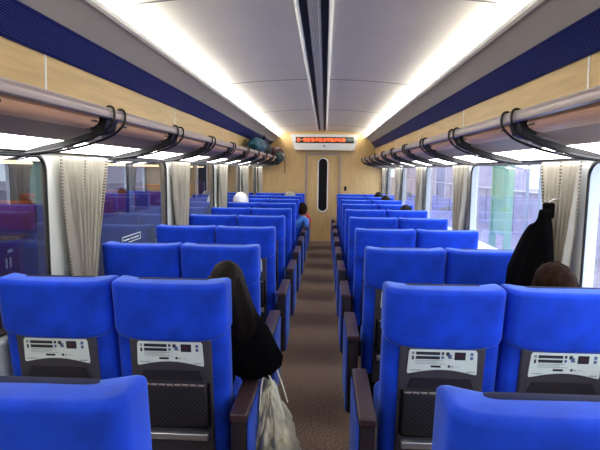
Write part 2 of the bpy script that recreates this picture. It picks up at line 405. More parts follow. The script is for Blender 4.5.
# ------------------------------------------------------------------ centre ceiling channel
t = thing('ceiling_channel', 'long grey grille channel with two black slots along the middle of the ceiling', 'ceiling grille', (0, 0, 2.39))
b = nb(); box(b, -.095, .095, YB, 10.72, .02, .04); obj('channel_back', b, 'slot', t, smooth=False)
for s in (-1, 1):
    b = nb(); extr(b, [(x*s, z) for x, z in ((.078, .02), (.076, -.006), (.086, -.012), (.100, -.003), (.102, .018))], YB, 10.72); obj('edge_trim', b, 'lip', t)
b = nb(); extr(b, [(-.034, .02), (-.034, -.002), (-.026, -.008), (.026, -.008), (.034, -.002), (.034, .02)], YB, 10.72, 0)
for i in range(6): box(b, -.024+.0085*i, -.021+.0085*i, YB, 10.72, -.012, -.007, mi=1)
obj('centre_grille', b, ['grille', 'lip'], t)
# ------------------------------------------------------------------ cove lights
for s, nm in ((-1, 'left'), (1, 'right')):
    t = thing('cove_light', 'long glowing white light strip running along the %s edge of the ceiling' % nm, 'ceiling light', (s*.91, 4.6, 2.32), 'cove light strips')
    b = nb(); prev = YB
    for e in [-.4, 2.50, 4.80, 7.15, 9.5, YE-.02]:
        P = [(.938, 2.344), (.931, 2.325), (.928, 2.300), (.931, 2.278), (.946, 2.285), (.950, 2.343)]
        extr(b, mir([(x-.91, z-2.32) for x, z in P], s), prev-4.6+.002, e-4.6-.002); prev = e
    obj('light_diffuser', b, 'lit', t)
# ------------------------------------------------------------------ luggage racks
BR = [-.62+.94*k for k in range(0, 13)]
for s, nm in ((-1, 'left'), (1, 'right')):
    t = thing('luggage_rack', 'overhead luggage rack with metal rail and tan wooden nosing along the %s side' % nm, 'luggage rack', (0, 0, 1.56), 'overhead luggage racks')
    YR = 10.6
    z = lambda P: mir([(x, q-1.56) for x, q in P], s)
    b = nb(); extr(b, z([(.845, 1.772), (.842, 1.790), (.844, 1.806), (.851, 1.813), (.862, 1.812), (.868, 1.80), (.868, 1.782), (.858, 1.767)]), YB, YR)
    extr(b, z([(.866, 1.783), (.866, 1.792), (1.15, 1.796), (1.15, 1.786)]), YB, YR); obj('rail', b, 'rail', t)
    for i in range(len(BR)-1):
        y0, y1 = BR[i]+.075, BR[i+1]-.075
        if y0 > YR-.2: continue
        y1 = min(y1, YR)
        # rounded-end wooden nosing
        sec = [(.884, 1.776), (.880, 1.760), (.889, 1.742), (.908, 1.729), (.945, 1.722), (.96, 1.735), (.95, 1.775)]
        b = nb(); n = 9; cx, cz = .93, 1.755; rows = []
        for j in range(n+1):
            a = math.pi/2*j/n; rows.append((y0+.05*(1-math.sin(a)) if False else y0+.045*(1-math.cos(a)), math.sin(a)))
        rows2 = [(y, k) for y, k in rows] + [(y1-(y-y0), k) for y, k in rows[::-1]]
        R_ = []
        for y, k in rows2:
            k = .25+.75*k; R_.append([b.verts.new((s*(cx+(x-cx)*k), y, cz+(q-cz)*k-1.56)) for x, q in sec])
        for A, B in zip(R_, R_[1:]):
            for k in range(len(sec)): b.faces.new((A[k], A[(k+1) % len(sec)], B[(k+1) % len(sec)], B[k]))
        b.faces.new(R_[0]); b.faces.new(R_[-1])
        no = obj('shelf_nosing', b, 'nosing', t)
        b = nb()                                          # small printed seat marks near both ends
        for yy in (y0+.06, y1-.10):
            b = nb()
            for j, (w_, h_) in enumerate(((.006, .018), (.012, .018), (.012, .018), (.006, .018))):
                a = yy + j*.017; box(b, min(s*.8815, s*.8845), max(s*.8815, s*.8845), a, a+w_, 1.747-1.56, 1.747+h_-1.56)
            obj('seat_marking', b, 'ink', no, smooth=False)
    b = nb(); extr(b, z([(.942, 1.723), (1.00, 1.708), (1.06, 1.694), (1.12, 1.680), (1.13, 1.70), (1.13, 1.777), (.95, 1.777)]), YB, YR); obj('underside_panel', b, 'under', t)
    b = nb(); prev = YB
    for e in [BR[i] for i in range(1, 13)]:
        e = min(e, YR)
        if e-prev < .1: continue
        extr(b, z([(1.122, 1.679), (1.20, 1.654), (1.278, 1.634), (1.282, 1.646), (1.20, 1.676), (1.13, 1.696)]), prev+.004, e-.004); prev = e
    obj('light_diffuser', b, 'lit2', t)
    b = nb(); extr(b, z([(1.272, 1.632), (1.30, 1.626), (1.30, 1.651), (1.28, 1.651)]), YB, YE); obj('curtain_track', b, 'gasket', t)
    for y in BR:
        if y > YR+.1: continue
        b = nb()
        for d in (-.058, .058):
            hook = [(.872, 1.785), (.871, 1.812), (.858, 1.821), (.843, 1.816), (.836, 1.798), (.838, 1.768), (.856, 1.738), (.90, 1.704), (.98, 1.671), (1.07, 1.646), (1.16, 1.628), (1.262, 1.616)]
            pts = smoothpts([(s*x, y+d*(1.0 if x < .93 else max(.45, 1-(x-.95)*2.0)), q-1.56) for x, q in hook], 4)
            tube(b, pts, [.0055 if abs(p_[0]) < .88 else .0058 for p_ in pts], 8)
        # web plate between the arms
        prof = [(.862, 1.765), (.88, 1.775), (.95, 1.718), (1.07, 1.680), (1.20, 1.651), (1.262, 1.632), (1.262, 1.620), (1.16, 1.632), (1.07, 1.650), (.98, 1.676), (.90, 1.709)]
        extr(b, z(prof), y-.011, y+.011)
        extr(b, z([(.868, 1.77), (.90, 1.775), (.95, 1.722), (.92, 1.705), (.885, 1.72)]), y-.056, y+.056)
        br = obj('bracket', b, 'blackmetal', t)
        for x, q in ((.925, 1.694), (1.05, 1.650)):
            b = nb(); box(b, min(s*x, s*(x+.03)), max(s*x, s*(x+.03)), y-.011, y+.011, q-1.56-.007, q-1.56+.004, bev=.003)
            obj('bracket_cap', b, 'rail', br)
    b = nb(); extr(b, z([(.85, 1.78), (.88, 1.74), (.95, 1.72), (1.12, 1.675), (1.28, 1.63), (1.28, 1.78)]), YR, YR+.02); obj('end_cap', b, 'rail', t)
# ------------------------------------------------------------------ curtains
cn = 0
ordw = ['nearest', 'second', 'third', 'fourth', 'fifth', 'sixth', 'seventh', 'eighth', 'ninth', 'tenth']
for s, nm in ((-1, 'left'), (1, 'right')):
    for k in range(0, 5):
        y0 = 2.46+1.88*k if s < 0 else 2.38+1.88*k; 
        wt = .56 if s < 0 else .44
        if y0 + wt > YE: wt = YE-.05-y0
        b = nb(); uvl = b.loops.layers.uv.new('UVMap'); NU, NV = 110, 26; g = []
        zt, zb = 1.617, .90; npl = 9 + (k % 2)
        ph = R.random()*6
        for j in range(NV+1):
            v = j/NV; zz = zt + (zb-zt)*v; sh = min(1, v*1.05)**1.25
            a = y0 + (.09 if s < 0 else .08)*sh; wd = wt*(1-sh) + (.20 if s < 0 else .12)*sh
            row = []
            for i in range(NU+1):
                u = i/NU; amp = .013 + .012*sh
                wv = math.sin(u*npl*2*math.pi + ph + .5*math.sin(5*v+ph)) + .35*math.sin(u*npl*4.6*math.pi+ph*2)
                uu = u + .018*math.sin(u*npl*2*math.pi+1)
                row.append(b.verts.new((s*(1.255 - .012*sh + amp*wv), a + wd*uu, zz)))
            g.append(row)
        for j in range(NV):
            for i in range(NU):
                f = b.faces.new((g[j][i], g[j][i+1], g[j+1][i+1], g[j+1][i]))
                for lp, (ii, jj) in zip(f.loops, ((i, j), (i+1, j), (i+1, j+1), (i, j+1))): lp[uvl].uv = (ii/NU, jj/NV)
        o = obj('curtain', b, 'curtain', None, ang=180)
        md = o.modifiers.new('thick', 'SOLIDIFY'); md.thickness = .0015
        tag(o, '%s beige perforated curtain gathered beside the window on the %s side' % (ordw[k], nm), 'curtain', 'curtains along the %s windows' % nm)
# ------------------------------------------------------------------ seats
def tilt(z): return (1.12-z)*.13
def mk_seat(side, pos):
    """side -1 left block / 1 right block; pos 'aisle' or 'window'. built around its own centre, back of headrest at y=0"""
    t = bpy.data.objects.new('train_seat', None); col.objects.link(t); t.empty_display_size = .1
    def wl(p): return Vector((p.x, p.y + tilt(p.z), p.z))
    # backrest
    b = nb(); pillow(b, .237, .012, .125, .28, .91, r=.045, rz=.03, warp=lambda p: wl(Vector((p.x, p.y + (.02*(abs(p.x)/.237)**3 if p.y > .06 else 0), p.z))), mid=8)
    obj('backrest', b, 'blue', t)
    # wrap round headrest
    def wh(p):
        e = abs(p.x)/.239
        y = p.y + (.065*e**3 if p.y > .06 else .0) + (.010*e**4 if p.y <= .06 else 0)
        q = max(0, min(1, (.97-p.z)/.12)); z = p.z + .010*e**5*max(0, min(1, (p.z-.97)/.1)) + .034*e**4*q*q*(3-2*q)
        return wl(Vector((p.x, y, z)))
    b = nb(); pillow(b, .2385, -.014, -.0+.105, .845, 1.098, r=.042, rz=.024, warp=wh, mid=8); obj('headrest', b, 'blue', t)
    b = nb(); pillow(b, .165, .058, .120, .90, 1.101, r=.03, rz=.02, warp=wl); obj('headrest_cover', b, 'navy', t)
    # hard shell panel on the back
    b = nb(); pillow(b, .172, -.002, .03, .24, .858, r=.010, rz=.008, warp=wl, mid=8); pn = obj('back_panel', b, 'shell', t)
    b = nb(); ya = lambda z, d: d + tilt(z)
    pts = [(-.125, .765), (.125, .765), (.145, .735), (.145, .735), (-.145, .735)]
    P = [(-.118, .720), (.118, .720), (.138, .674), (-.138, .674)]
    fr = [b.verts.new((x, ya(q, -.007), q)) for x, q in P]; bk = [b.verts.new((x*1.02, ya(q, .002), q)) for x, q in P]
    b.faces.new(fr)
    for i in range(4): b.faces.new((fr[i], fr[(i+1) % 4], bk[(i+1) % 4], bk[i]))
    obj('table_latch', b, 'shell2', pn)
    # info placard
    zs = lambda q: .848 + (q-.874)*1.18
    b = nb(); n = 16; T0 = [(-.134 + .268*i/n, .874 - .000*math.sin(math.pi*i/n)) for i in range(n+1)]
    B0 = [(-.139 + .278*i/n, .782 + .018*math.sin(math.pi*i/n)) for i in range(n+1)]
    T0[0] = (-.130, .874); T0[-1] = (.130, .874)
    loop = [(-.136, .866)] + T0 + [(.136, .866), (.140, .790), (.137, .783)] + B0[1:-1][::-1] + [(-.137, .783), (-.140, .790)]
    loop = [(x, zs(q)) for x, q in loop]
    fr = [b.verts.new((x, ya(q, -.0065), q)) for x, q in loop]; bk = [b.verts.new((x, ya(q, -.001), q)) for x, q in loop]
    b.faces.new(fr)
    for i in range(len(loop)): b.faces.new((fr[i], fr[(i+1) % len(loop)], bk[(i+1) % len(loop)], bk[i]))
    def pr(x0, x1, z0, z1, mi):
        z0, z1 = zs(z0), zs(z1); P = [(x0, z0), (x1, z0), (x1, z1), (x0, z1)]
        f = b.faces.new([b.verts.new((x, ya(q, -.0075), q)) for x, q in P]); f.material_index = mi
    for x0, x1, z0, z1, mi in ((-.108, -.012, .855, .866, 1), (-.108, -.012, .839, .850, 1), (-.126, -.114, .856, .866, 2), (-.124, -.116, .836, .850, 1),
                               (-.006, .004, .856, .866, 1), (-.006, .004, .841, .851, 4), (.012, .026, .853, .866, 1), (.020, .034, .843, .858, 4), (.046, .090, .838, .867, 1),
                               (.056, .080, .850, .858, 3), (.108, .120, .855, .866, 4), (.108, .120, .840, .851, 4), (.031, .036, .842, .847, 3),
                               (-.108, .0, .833, .835, 2), (-.108, -.02, .827, .829, 2), (-.108, .01, .821, .823, 2), (-.046, -.006, .808, .816, 1),
                               (.022, .032, .809, .818, 1), (.036, .044, .810, .816, 2), (.05, .07, .812, .8135, 2), (-.128, -.085, .795, .7985, 2), (.098, .130, .792, .796, 2)):
        pr(x0, x1, z0, z1, mi)
    obj('info_placard', b, ['placard', 'ink', 'inkgrey', 'inkred', 'inkblue'], pn, smooth=False)
    # net pocket: frame, bulging net, binding strip
    b = nb(); pillow(b, .152, -.022, .004, .462, .662, r=.012, rz=.012, warp=lambda p: wl(Vector((p.x, p.y - .012*(1-(p.x/.152)**2) if p.y < -.01 else p.y, p.z)))); pk = obj('net_pocket', b, 'net', t)
    b = nb(); pth = [(-.158, .668), (-.158, .467), (-.145, .455), (.145, .455), (.158, .467), (.158, .668)]
    tube(b, [(x, ya(q, -.010), q) for x, q in pth], .006, 6); obj('pocket_frame', b, 'black', pk)
    b = nb()
    for i in range(9):
        x0 = -.148+.033*i; pillow(b, .0135, -.004, .004, .660, .667, r=.002, rz=.002, warp=lambda p, x0=x0: wl(Vector((p.x+x0+.0135, p.y-.028+.000, p.z))))
    obj('pocket_binding', b, 'rail', pk)
    # silver table bar
    b = nb(); pillow(b, .150, -.026, .012, .397, .430, r=.008, rz=.006, warp=wl); obj('table_bar', b, 'silver', t)
    # cushion, base, footrest
    b = nb(); pillow(b, .215, .16, .62, .31, .44, r=.05, rz=.035, warp=lambda p: Vector((p.x, p.y, p.z + .012*math.cos(p.x*6) + .03*((p.y-.16)/.46)))); obj('seat_cushion', b, 'blue', t)
    b = nb(); box(b, -.19, .19, .18, .55, .06, .31, bev=.015); box(b, -.21, .21, .20, .26, 0, .07, bev=.01); box(b, -.21, .21, .46, .52, 0, .07, bev=.01); obj('seat_base', b, 'black', t)
    b = nb(); tube(b, [(-.17, .03, .14), (.17, .03, .14)], .012, 8); tube(b, [(-.15, .03, .14), (-.15, .22, .20)], .01, 6); tube(b, [(.15, .03, .14), (.15, .22, .20)], .01, 6)
    obj('footrest', b, 'black', t)
    # outer armrest: aisle side or wall side ; inner thin armrest belongs to the aisle seat
    out = -side if pos == 'aisle' else side            # direction of outer armrest
    xc = out*(.304 if pos == 'aisle' else .222)
    hwid = .036 if pos == 'aisle' else .018
    b = nb(); box(b, xc-hwid+.004, xc+hwid-.004, -.065, .42, .12, .567, bev=.008)
    ar = obj('armrest', b, 'armbody', t)
    b = nb(); pillow(b, hwid, -.08, .43, .565, .60, r=.012, rz=.008, warp=lambda p: Vector((p.x+xc, p.y, p.z))); obj('armrest_pad', b, 'armtop', ar)
    if pos == 'aisle':
        b = nb(); xo = xc + out*(hwid-.004)
        box(b, min(xo, xo+out*.009), max(xo, xo+out*.009), .0-.062, .415, .13, .562, bev=.004); obj('armrest_side', b, 'bluearm', ar)
    if pos == 'aisle':
        xi = side*.240
        b = nb(); pillow(b, .022, .15, .50, .565, .60, r=.012, rz=.01, warp=lambda p: Vector((p.x+xi, p.y, p.z))); m_ = obj('centre_armrest', b, 'armtop', t)
        b = nb(); box(b, xi-.012, xi+.012, .17, .22, .33, .57, bev=.004); obj('armrest_post', b, 'black', m_)
    return t
def copy_tree(o, parent=None):
    c = o.copy(); col.objects.link(c); c.parent = parent
    for ch in list(o.children): copy_tree(ch, c)
    return c
AX, WXC = .556, 1.040
rows = ['nearest', 'second', 'third', 'fourth', 'fifth', 'sixth', 'seventh', 'eighth', 'ninth', 'last']
notes = {(-1, 'aisle', 1): 'with dark-haired person in black and a tote bag', (1, 'window', 1): 'with brown-haired head showing above it',
         (-1, 'aisle', 7): 'with person in blue leaning out', (-1, 'window', 6): 'with white hooded head above it', (-1, 'aisle', 8): 'with grey-capped head above it'}
for side, sn in ((-1, 'left'), (1, 'right')):
    for pos in ('aisle', 'window'):
        proto = mk_seat(side, pos); first = True
        for r in range(10):
            if pos == 'window' and r == 0: continue
            o = proto if first else copy_tree(proto); first = False
            o.location = (side*(AX if pos == 'aisle' else WXC) + (-.002 if side < 0 else .003), (.92 if r == 0 else 1.94+PIT*(r-1)), 0)
            lab = 'blue velvet %s seat on the %s, in the %s row from the camera' % (pos, sn, rows[r])
            if (side, pos, r) in notes: lab = 'blue %s seat, %s, %s row, %s' % (pos, sn, rows[r], notes[(side, pos, r)])
            tag(o, lab, 'seat', 'blue train seats in rows')
# ------------------------------------------------------------------ destination display
t = thing('led_display', 'white trapezoid display box with scrolling orange LED text above the end door', 'display', (.05, 10.74, 2.16))
b = nb(); F = [(-.72, .16), (.72, .16), (.64, -.155), (.60, -.17), (-.60, -.17), (-.64, -.155)]
f0 = [b.verts.new((x, .0 if z_ > 0 else .03, z_)) for x, z_ in F]; f1 = [b.verts.new((x*1.03, .26, z_)) for x, z_ in F]
b.faces.new(f0); b.faces.new(f1)
for i in range(6): b.faces.new((f0[i], f0[(i+1) % 6], f1[(i+1) % 6], f1[i]))
obj('housing', b, 'lip', t, smooth=False)
b = nb(); box(b, -.61, .62, -.008, .02, -.02, .10, bev=.003); sc = obj('screen', b, 'screen', t)
b = nb(); rr = random.Random(3); u = .0085
x = -.58; gi = 0
while x < .40:
    wd = 8 if gi != 1 else 5
    for i in range(wd):
        for j in range(9):
            on = rr.random() < .55 if gi != 1 else j == 4
            if on: box(b, x+i*u, x+i*u+u*.8, -.012, -.007, .003+j*u, .003+j*u+u*.8)
    x += u*(wd+1.6); gi += 1
obj('led_text', b, 'led', sc, smooth=False)
b = nb()
for x0 in (.44, .50, .56):
    for i in range(5):
        for j in range(7):
            if rr.random() < .5: box(b, x0+i*u, x0+i*u+u*.7, -.011, -.007, .01+j*u, .01+j*u+u*.7)
obj('clock_text', b, 'led2', sc, smooth=False)
b = nb(); tube(b, [(0, .012, -.085), (0, .04, -.085)], .026, 16); obj('round_sensor', b, 'rail', t)
# small wall fitting beside the door
b = nb(); box(b, .50, .55, YE-.012, YE, 1.12, 1.22, bev=.004); tag(obj('wall_switch', b, 'black'), 'small dark switch plate on wood wall right of the end door', 'switch')
# ------------------------------------------------------------------ people
def skinmesh(pts, edges, sub=2):
    me = bpy.data.meshes.new('tmp'); me.from_pydata([p[0] for p in pts], edges, []); o = bpy.data.objects.new('tmp', me); col.objects.link(o)
    md = o.modifiers.new('s', 'SKIN'); md.use_smooth_shade = True
    for i, v in enumerate(me.skin_vertices[0].data):
        r = pts[i][1]; v.radius = (r, r) if not isinstance(r, tuple) else r; v.use_root = (i == 0)
    o.modifiers.new('u', 'SUBSURF').levels = sub
    dg = bpy.context.evaluated_depsgraph_get(); ev = o.evaluated_get(dg); m2 = bpy.data.meshes.new_from_object(ev)
    bm = bmesh.new(); bm.from_mesh(m2); bpy.data.objects.remove(o); bpy.data.meshes.remove(m2); return bm
def head_bm(s=1.0):
    t = bmesh.new(); bmesh.ops.create_icosphere(t, subdivisions=4, radius=1)
    for v in t.verts:
        x, y, z = v.co
        k = 1 - .30*max(0, -z)**1.5                  # narrower towards the chin
        X, Y, Z = x*.076*k, y*.096*(1-.15*max(0, -z)), z*.118
        if y > .3:
            Y -= .012*math.exp(-((z-.05)/.18)**2)*math.exp(-((abs(x)-.38)/.22)**2)     # eye sockets
            Y += .022*math.exp(-((z+.16)/.17)**2)*math.exp(-(x/.13)**2)                # nose
            Y += .008*math.exp(-((z+.48)/.07)**2)*math.exp(-(x/.3)**2) - .004*math.exp(-((z+.50)/.02)**2)*math.exp(-(x/.3)**2)   # lips
            Y += .008*math.exp(-((z+.80)/.14)**2)*math.exp(-(x/.35)**2)                # chin
        v.co = Vector((X, Y, Z))*s
    for sx in (-1, 1):                                # ears and eyes
        e = bmesh.new(); bmesh.ops.create_icosphere(e, subdivisions=2, radius=1)
        add(t, e, 0, lambda c, sx=sx: Vector((sx*.077 + c.x*.008 + sx*.006*c.y*-1, -.004 + c.y*.017, -.008 + c.z*.030))*s)
        e = bmesh.new(); bmesh.ops.create_icosphere(e, subdivisions=2, radius=1)
        add(t, e, 3, lambda c, sx=sx: Vector((sx*.029 + c.x*.012, .078 + c.y*.010, .006 + c.z*.010))*s)
    return t
def hair_cap(rad=1.08, seed=0, low=-.35, puff=.0):
    t = bmesh.new(); bmesh.ops.create_icosphere(t, subdivisions=4, radius=1)
    kill = []
    for v in t.verts:
        x, y, z = v.co
        if y > .45 and z < .45 - .0: kill.append(v); continue
        if z < low - (.25 if y < -.2 else 0): kill.append(v); continue
        nz = noise.noise(Vector((x*5+seed, y*5, z*1.8)))*.05 + noise.noise(Vector((x*14+seed, y*14, z*3)))*.05
        k = rad + nz + puff
        v.co = Vector((x*.078*k, y*.098*k, z*.118*k))
    bmesh.ops.delete(t, geom=kill, context='VERTS')
    bmesh.ops.solidify(t, geom=t.faces[:], thickness=.006)
    return t
def person(name, label, hip, chest, neck, head, yaw, handL, handR, elbL, elbR, body, hair, kneeL=None, sc=1.0, legm='blkcloth', longhair=None, capm=None, group=None, parts=(), roll=0):
    V = Vector; hip, chest, neck, head = map(V, (hip, chest, neck, head))
    up = (neck-chest).normalized(); sx = V((math.cos(yaw), math.sin(yaw), 0))
    k = sc
    shL = chest + sx*-.155*k + up*.06*k; shR = chest + sx*.155*k + up*.06*k
    fw = V((-math.sin(yaw), math.cos(yaw), 0))
    fl = V((0, 1, 0))
    pts = []; E = []
    def P(p, r): pts.append((tuple(p), r*k if not isinstance(r, tuple) else (r[0]*k, r[1]*k))); return len(pts)-1
    h = P(hip, (.135, .10)); bl = P(hip.lerp(chest, .45), (.125, .095)); ch = P(chest, (.14, .10)); ut = P(chest + up*.07*k, (.11, .075)); nk = P(neck, .05); hb = P(neck.lerp(head, .6), .047)
    E += [(h, bl), (bl, ch), (ch, ut), (ut, nk), (nk, hb)]
    for sh, el, ha in ((shL, V(elbL), V(handL)), (shR, V(elbR), V(handR))):
        a = P(sh, .056); c = P(sh.lerp(el, .5), .047); e = P(el, .040); f = P(el.lerp(ha, .55), .035); wr = P(ha, .024)
        E += [(ut, a), (a, c), (c, e), (e, f), (f, wr)]
    for q in (-1, 1):
        hp = hip + V((q*.085*k, .05, -.01)); kn = hip + V((q*.10*k, .42*k, .03)); an = V((kn.x, kn.y+.02, .09)); to = an + V((0, .13*k, -.045))
        a = P(hp, .085); m_ = P(hp.lerp(kn, .5), .075); c = P(kn, .058); d = P(kn.lerp(an, .45), .050); e = P(an, .036); f = P(to, .034)
        E += [(h, a), (a, m_), (m_, c), (c, d), (d, e), (e, f)]
    bm = skinmesh(pts, E, 2)
    for f in bm.faces:
        c = f.calc_center_median(); f.material_index = 1
        if (c-neck).dot(up) > -.005 and (c-head).length < .25*k: f.material_index = 0
        elif c.z < hip.z+.06 and c.y > hip.y+.12 and abs(c.x-hip.x) < .2: f.material_index = 2
    # hands: palm, four fingers and a thumb, curled
    for el, ha in ((V(elbL), V(handL)), (V(elbR), V(handR))):
        d = (ha-el).normalized(); side_ = d.cross(V((0, 0, 1)))
        side_ = side_.normalized() if side_.length > .1 else V((0, 1, 0)); dn = d.cross(side_).normalized()
        if dn.z > 0: dn = -dn
        t = skinmesh([(tuple(ha - d*.02), (.022, .022)), (tuple(ha+d*.03), (.036, .016)), (tuple(ha+d*.075), (.038, .015))], [(0, 1), (1, 2)], 2)
        add(bm, t, 0)
        for fi, (o, L) in enumerate(((-.028, .070), (-.010, .080), (.009, .075), (.027, .058))):
            p0 = ha + d*.065 + side_*o; p1 = p0 + d*L*.45 + dn*.008; p2 = p1 + d*L*.22 + dn*L*.28; p3 = p2 - d*L*.05 + dn*L*.30
            add(bm, skinmesh([(tuple(p0), .0095), (tuple(p1), .009), (tuple(p2), .008), (tuple(p3), .0065)], [(0, 1), (1, 2), (2, 3)], 1), 0)
        p0 = ha + d*.02 + side_*-.026; p1 = p0 + d*.025 - side_*.022 + dn*.012; p2 = p1 + d*.03 - side_*.004 + dn*.014
        add(bm, skinmesh([(tuple(p0), .012), (tuple(p1), .0105), (tuple(p2), .008)], [(0, 1), (1, 2)], 1), 0)
    Mh = Matrix.Translation(head) @ Matrix.Rotation(roll, 4, 'Y') @ Matrix.Rotation(yaw, 4, 'Z')
    add(bm, head_bm(k), None, lambda c: Mh @ c)
    o = obj('person', bm, ['skin', body, legm, 'ink'], None, ang=80)
    tag(o, label, 'person', group)
    if hair:
        hb_ = nb(); add(hb_, hair_cap(1.10, R.random()*9), 0, lambda c: Mh @ (c*k)); obj('hair', hb_, hair, o, ang=80)
    if capm:
        hb_ = nb(); add(hb_, hair_cap(1.24, 3, low=-.25), 0, lambda c: Mh @ (Vector((c.x*1.15, c.y, c.z))*k)); obj('cap' if capm != 'whitecloth' else 'hood', hb_, capm, o, ang=80)
    return o, Mh
# dark-haired passenger, left aisle seat, second row, leaning to the aisle
p, Mh = person('person', 'person with long dark hair in black, leaning into the aisle from the left', (-.53, 2.22, .50), (-.42, 2.24, .77), (-.365, 2.25, .93), (-.365, 2.21, 1.02), .25,
               (-.55, 2.62, .60), (-.19, 2.40, .625), (-.60, 2.38, .62), (-.16, 2.20, .66), 'blkcloth', 'dkhair')
b = nb()     # long hair falling over back and shoulder
hp = smoothpts([(-.365, 2.17, 1.085), (-.36, 2.14, 1.02), (-.345, 2.135, .93), (-.325, 2.145, .85), (-.31, 2.16, .77)], 5)
for q, p_ in enumerate(hp): pass
NS = 40; rings = []
for i, c in enumerate(hp):
    v = i/(len(hp)-1); ww = (.072, .105, .125, .10, .035); kk = v*4; a = int(min(3, kk)); wv = ww[a]*(1-(kk-a)) + ww[a+1]*(kk-a); ring = []
    for j in range(NS):
        th = 2*math.pi*j/NS; rr_ = 1 + .05*math.sin(th*9) + .04*noise.noise(Vector((math.cos(th)*3, math.sin(th)*3, v*2)))
        ring.append(b.verts.new((c.x + wv*math.cos(th)*rr_, c.y + .042*math.sin(th)*rr_, c.z)))
    rings.append(ring)
for A, B in zip(rings, rings[1:]):
    for j in range(NS): b.faces.new((A[j], A[(j+1) % NS], B[(j+1) % NS], B[j]))
b.faces.new(rings[0]); b.faces.new(rings[-1]); obj('long_hair', b, 'dkhair', p, ang=80)
# loose black coat sleeve and body over the armrest
b = nb()
def blob(bm, c, r, seed, amp=.12, mi=0, sub=3, f=None):
    e = bmesh.new(); bmesh.ops.create_icosphere(e, subdivisions=sub, radius=1)
    def w_(v):
        n_ = 1 + amp*noise.noise(v*1.8+Vector((seed, 0, 0))) + amp*.5*noise.noise(v*4+Vector((seed, 5, 0)))
        q = Vector((v.x*r[0]*n_, v.y*r[1]*n_, v.z*r[2]*n_)) + Vector(c)
        return f(q) if f else q
    add(bm, e, mi, w_)
b2 = nb(); rings = []
secs = [((-.37, 2.22, .96), .075, .07), ((-.35, 2.21, .91), .115, .09), ((-.33, 2.21, .84), .145, .10), ((-.31, 2.22, .76), .16, .11), ((-.28, 2.24, .69), .165, .12), ((-.26, 2.26, .635), .14, .12), ((-.24, 2.27, .61), .09, .09)]
for c, rx, ry in secs:
    ring = []
    for j in range(36):
        th = 2*math.pi*j/36; k = 1+.05*math.sin(3*th+c[2]*9)+.03*math.sin(7*th)
        ring.append(b2.verts.new((c[0]+rx*math.cos(th)*k, c[1]+ry*math.sin(th)*k, c[2])))
    rings.append(ring)
for A, B in zip(rings, rings[1:]):
    for j in range(36): b2.faces.new((A[j], A[(j+1) % 36], B[(j+1) % 36], B[j]))
b2.faces.new(rings[0]); b2.faces.new(rings[-1]); b.free()
obj('black_coat', b2, 'blkcloth', p, ang=80)
# brown-haired passenger at right window seat, second row
person('person', 'person with short brown hair seated at the right window below the black coat', (1.04, 2.24, .47), (1.06, 2.26, .78), (1.085, 2.24, .93), (1.10, 2.235, 1.03), 0.1,
       (.92, 2.66, .60), (1.17, 2.66, .60), (.85, 2.40, .62), (1.225, 2.40, .62), 'blkcloth', 'brhair', sc=1.08)
# far passengers
def seated(x, row, ztop, label, body, hair, capm=None, lean=0, yaw=0):
    y = .96+PIT*row; hz = ztop-.125
    d = hz-1.08
    person('person', label, (x, y+.25, .50+min(0, d*.3)), (x+lean*.5, y+.26, .80+d), (x+lean*.9, y+.25, .97+d), (x+lean, y+.235, hz), yaw,
           (x-.12, y+.62, .62), (x+.12, y+.62, .62), (x-.19, y+.42, .64), (x+.19, y+.42, .64), body, hair, capm=capm)
seated(-1.12, 6, 1.215, 'person wearing a white hood, seated by the left windows', 'whitecloth', None, 'whitecloth')
seated(-.55, 8, 1.155, 'person in grey-beige cap near the far end, left of the aisle', 'blkcloth', 'blkhair', 'greycap')
seated(1.06, 5, 1.155, 'person with dark hair barely showing at right window, nearest of the three far heads', 'blkcloth', 'blkhair')
seated(1.05, 7, 1.17, 'person with dark hair at right window, middle of the three far heads', 'blkcloth', 'dkhair')
seated(1.04, 8, 1.185, 'person with black hair by the right wall, farthest of the three far heads', 'blkcloth', 'blkhair')
y = .96+PIT*7
person('person', 'person in a sky blue jacket leaning out into the aisle near the far end', (-.47, y+.2, .50), (-.36, y+.16, .72), (-.30, y+.13, .86), (-.275, y+.11, .93), -.3,
       (-.50, y+.58, .60), (-.21, y+.30, .645), (-.60, y+.36, .62), (-.20, y+.06, .66), 'bluejkt', 'brhair', sc=.92)
b = nb(); blob(b, (-.205, y+.52, .70), (.055, .10, .13), 4, .2); o = obj('shoulder_bag', b, 'redcloth'); tag(o, 'small red bag beside the person in blue at the aisle', 'bag')
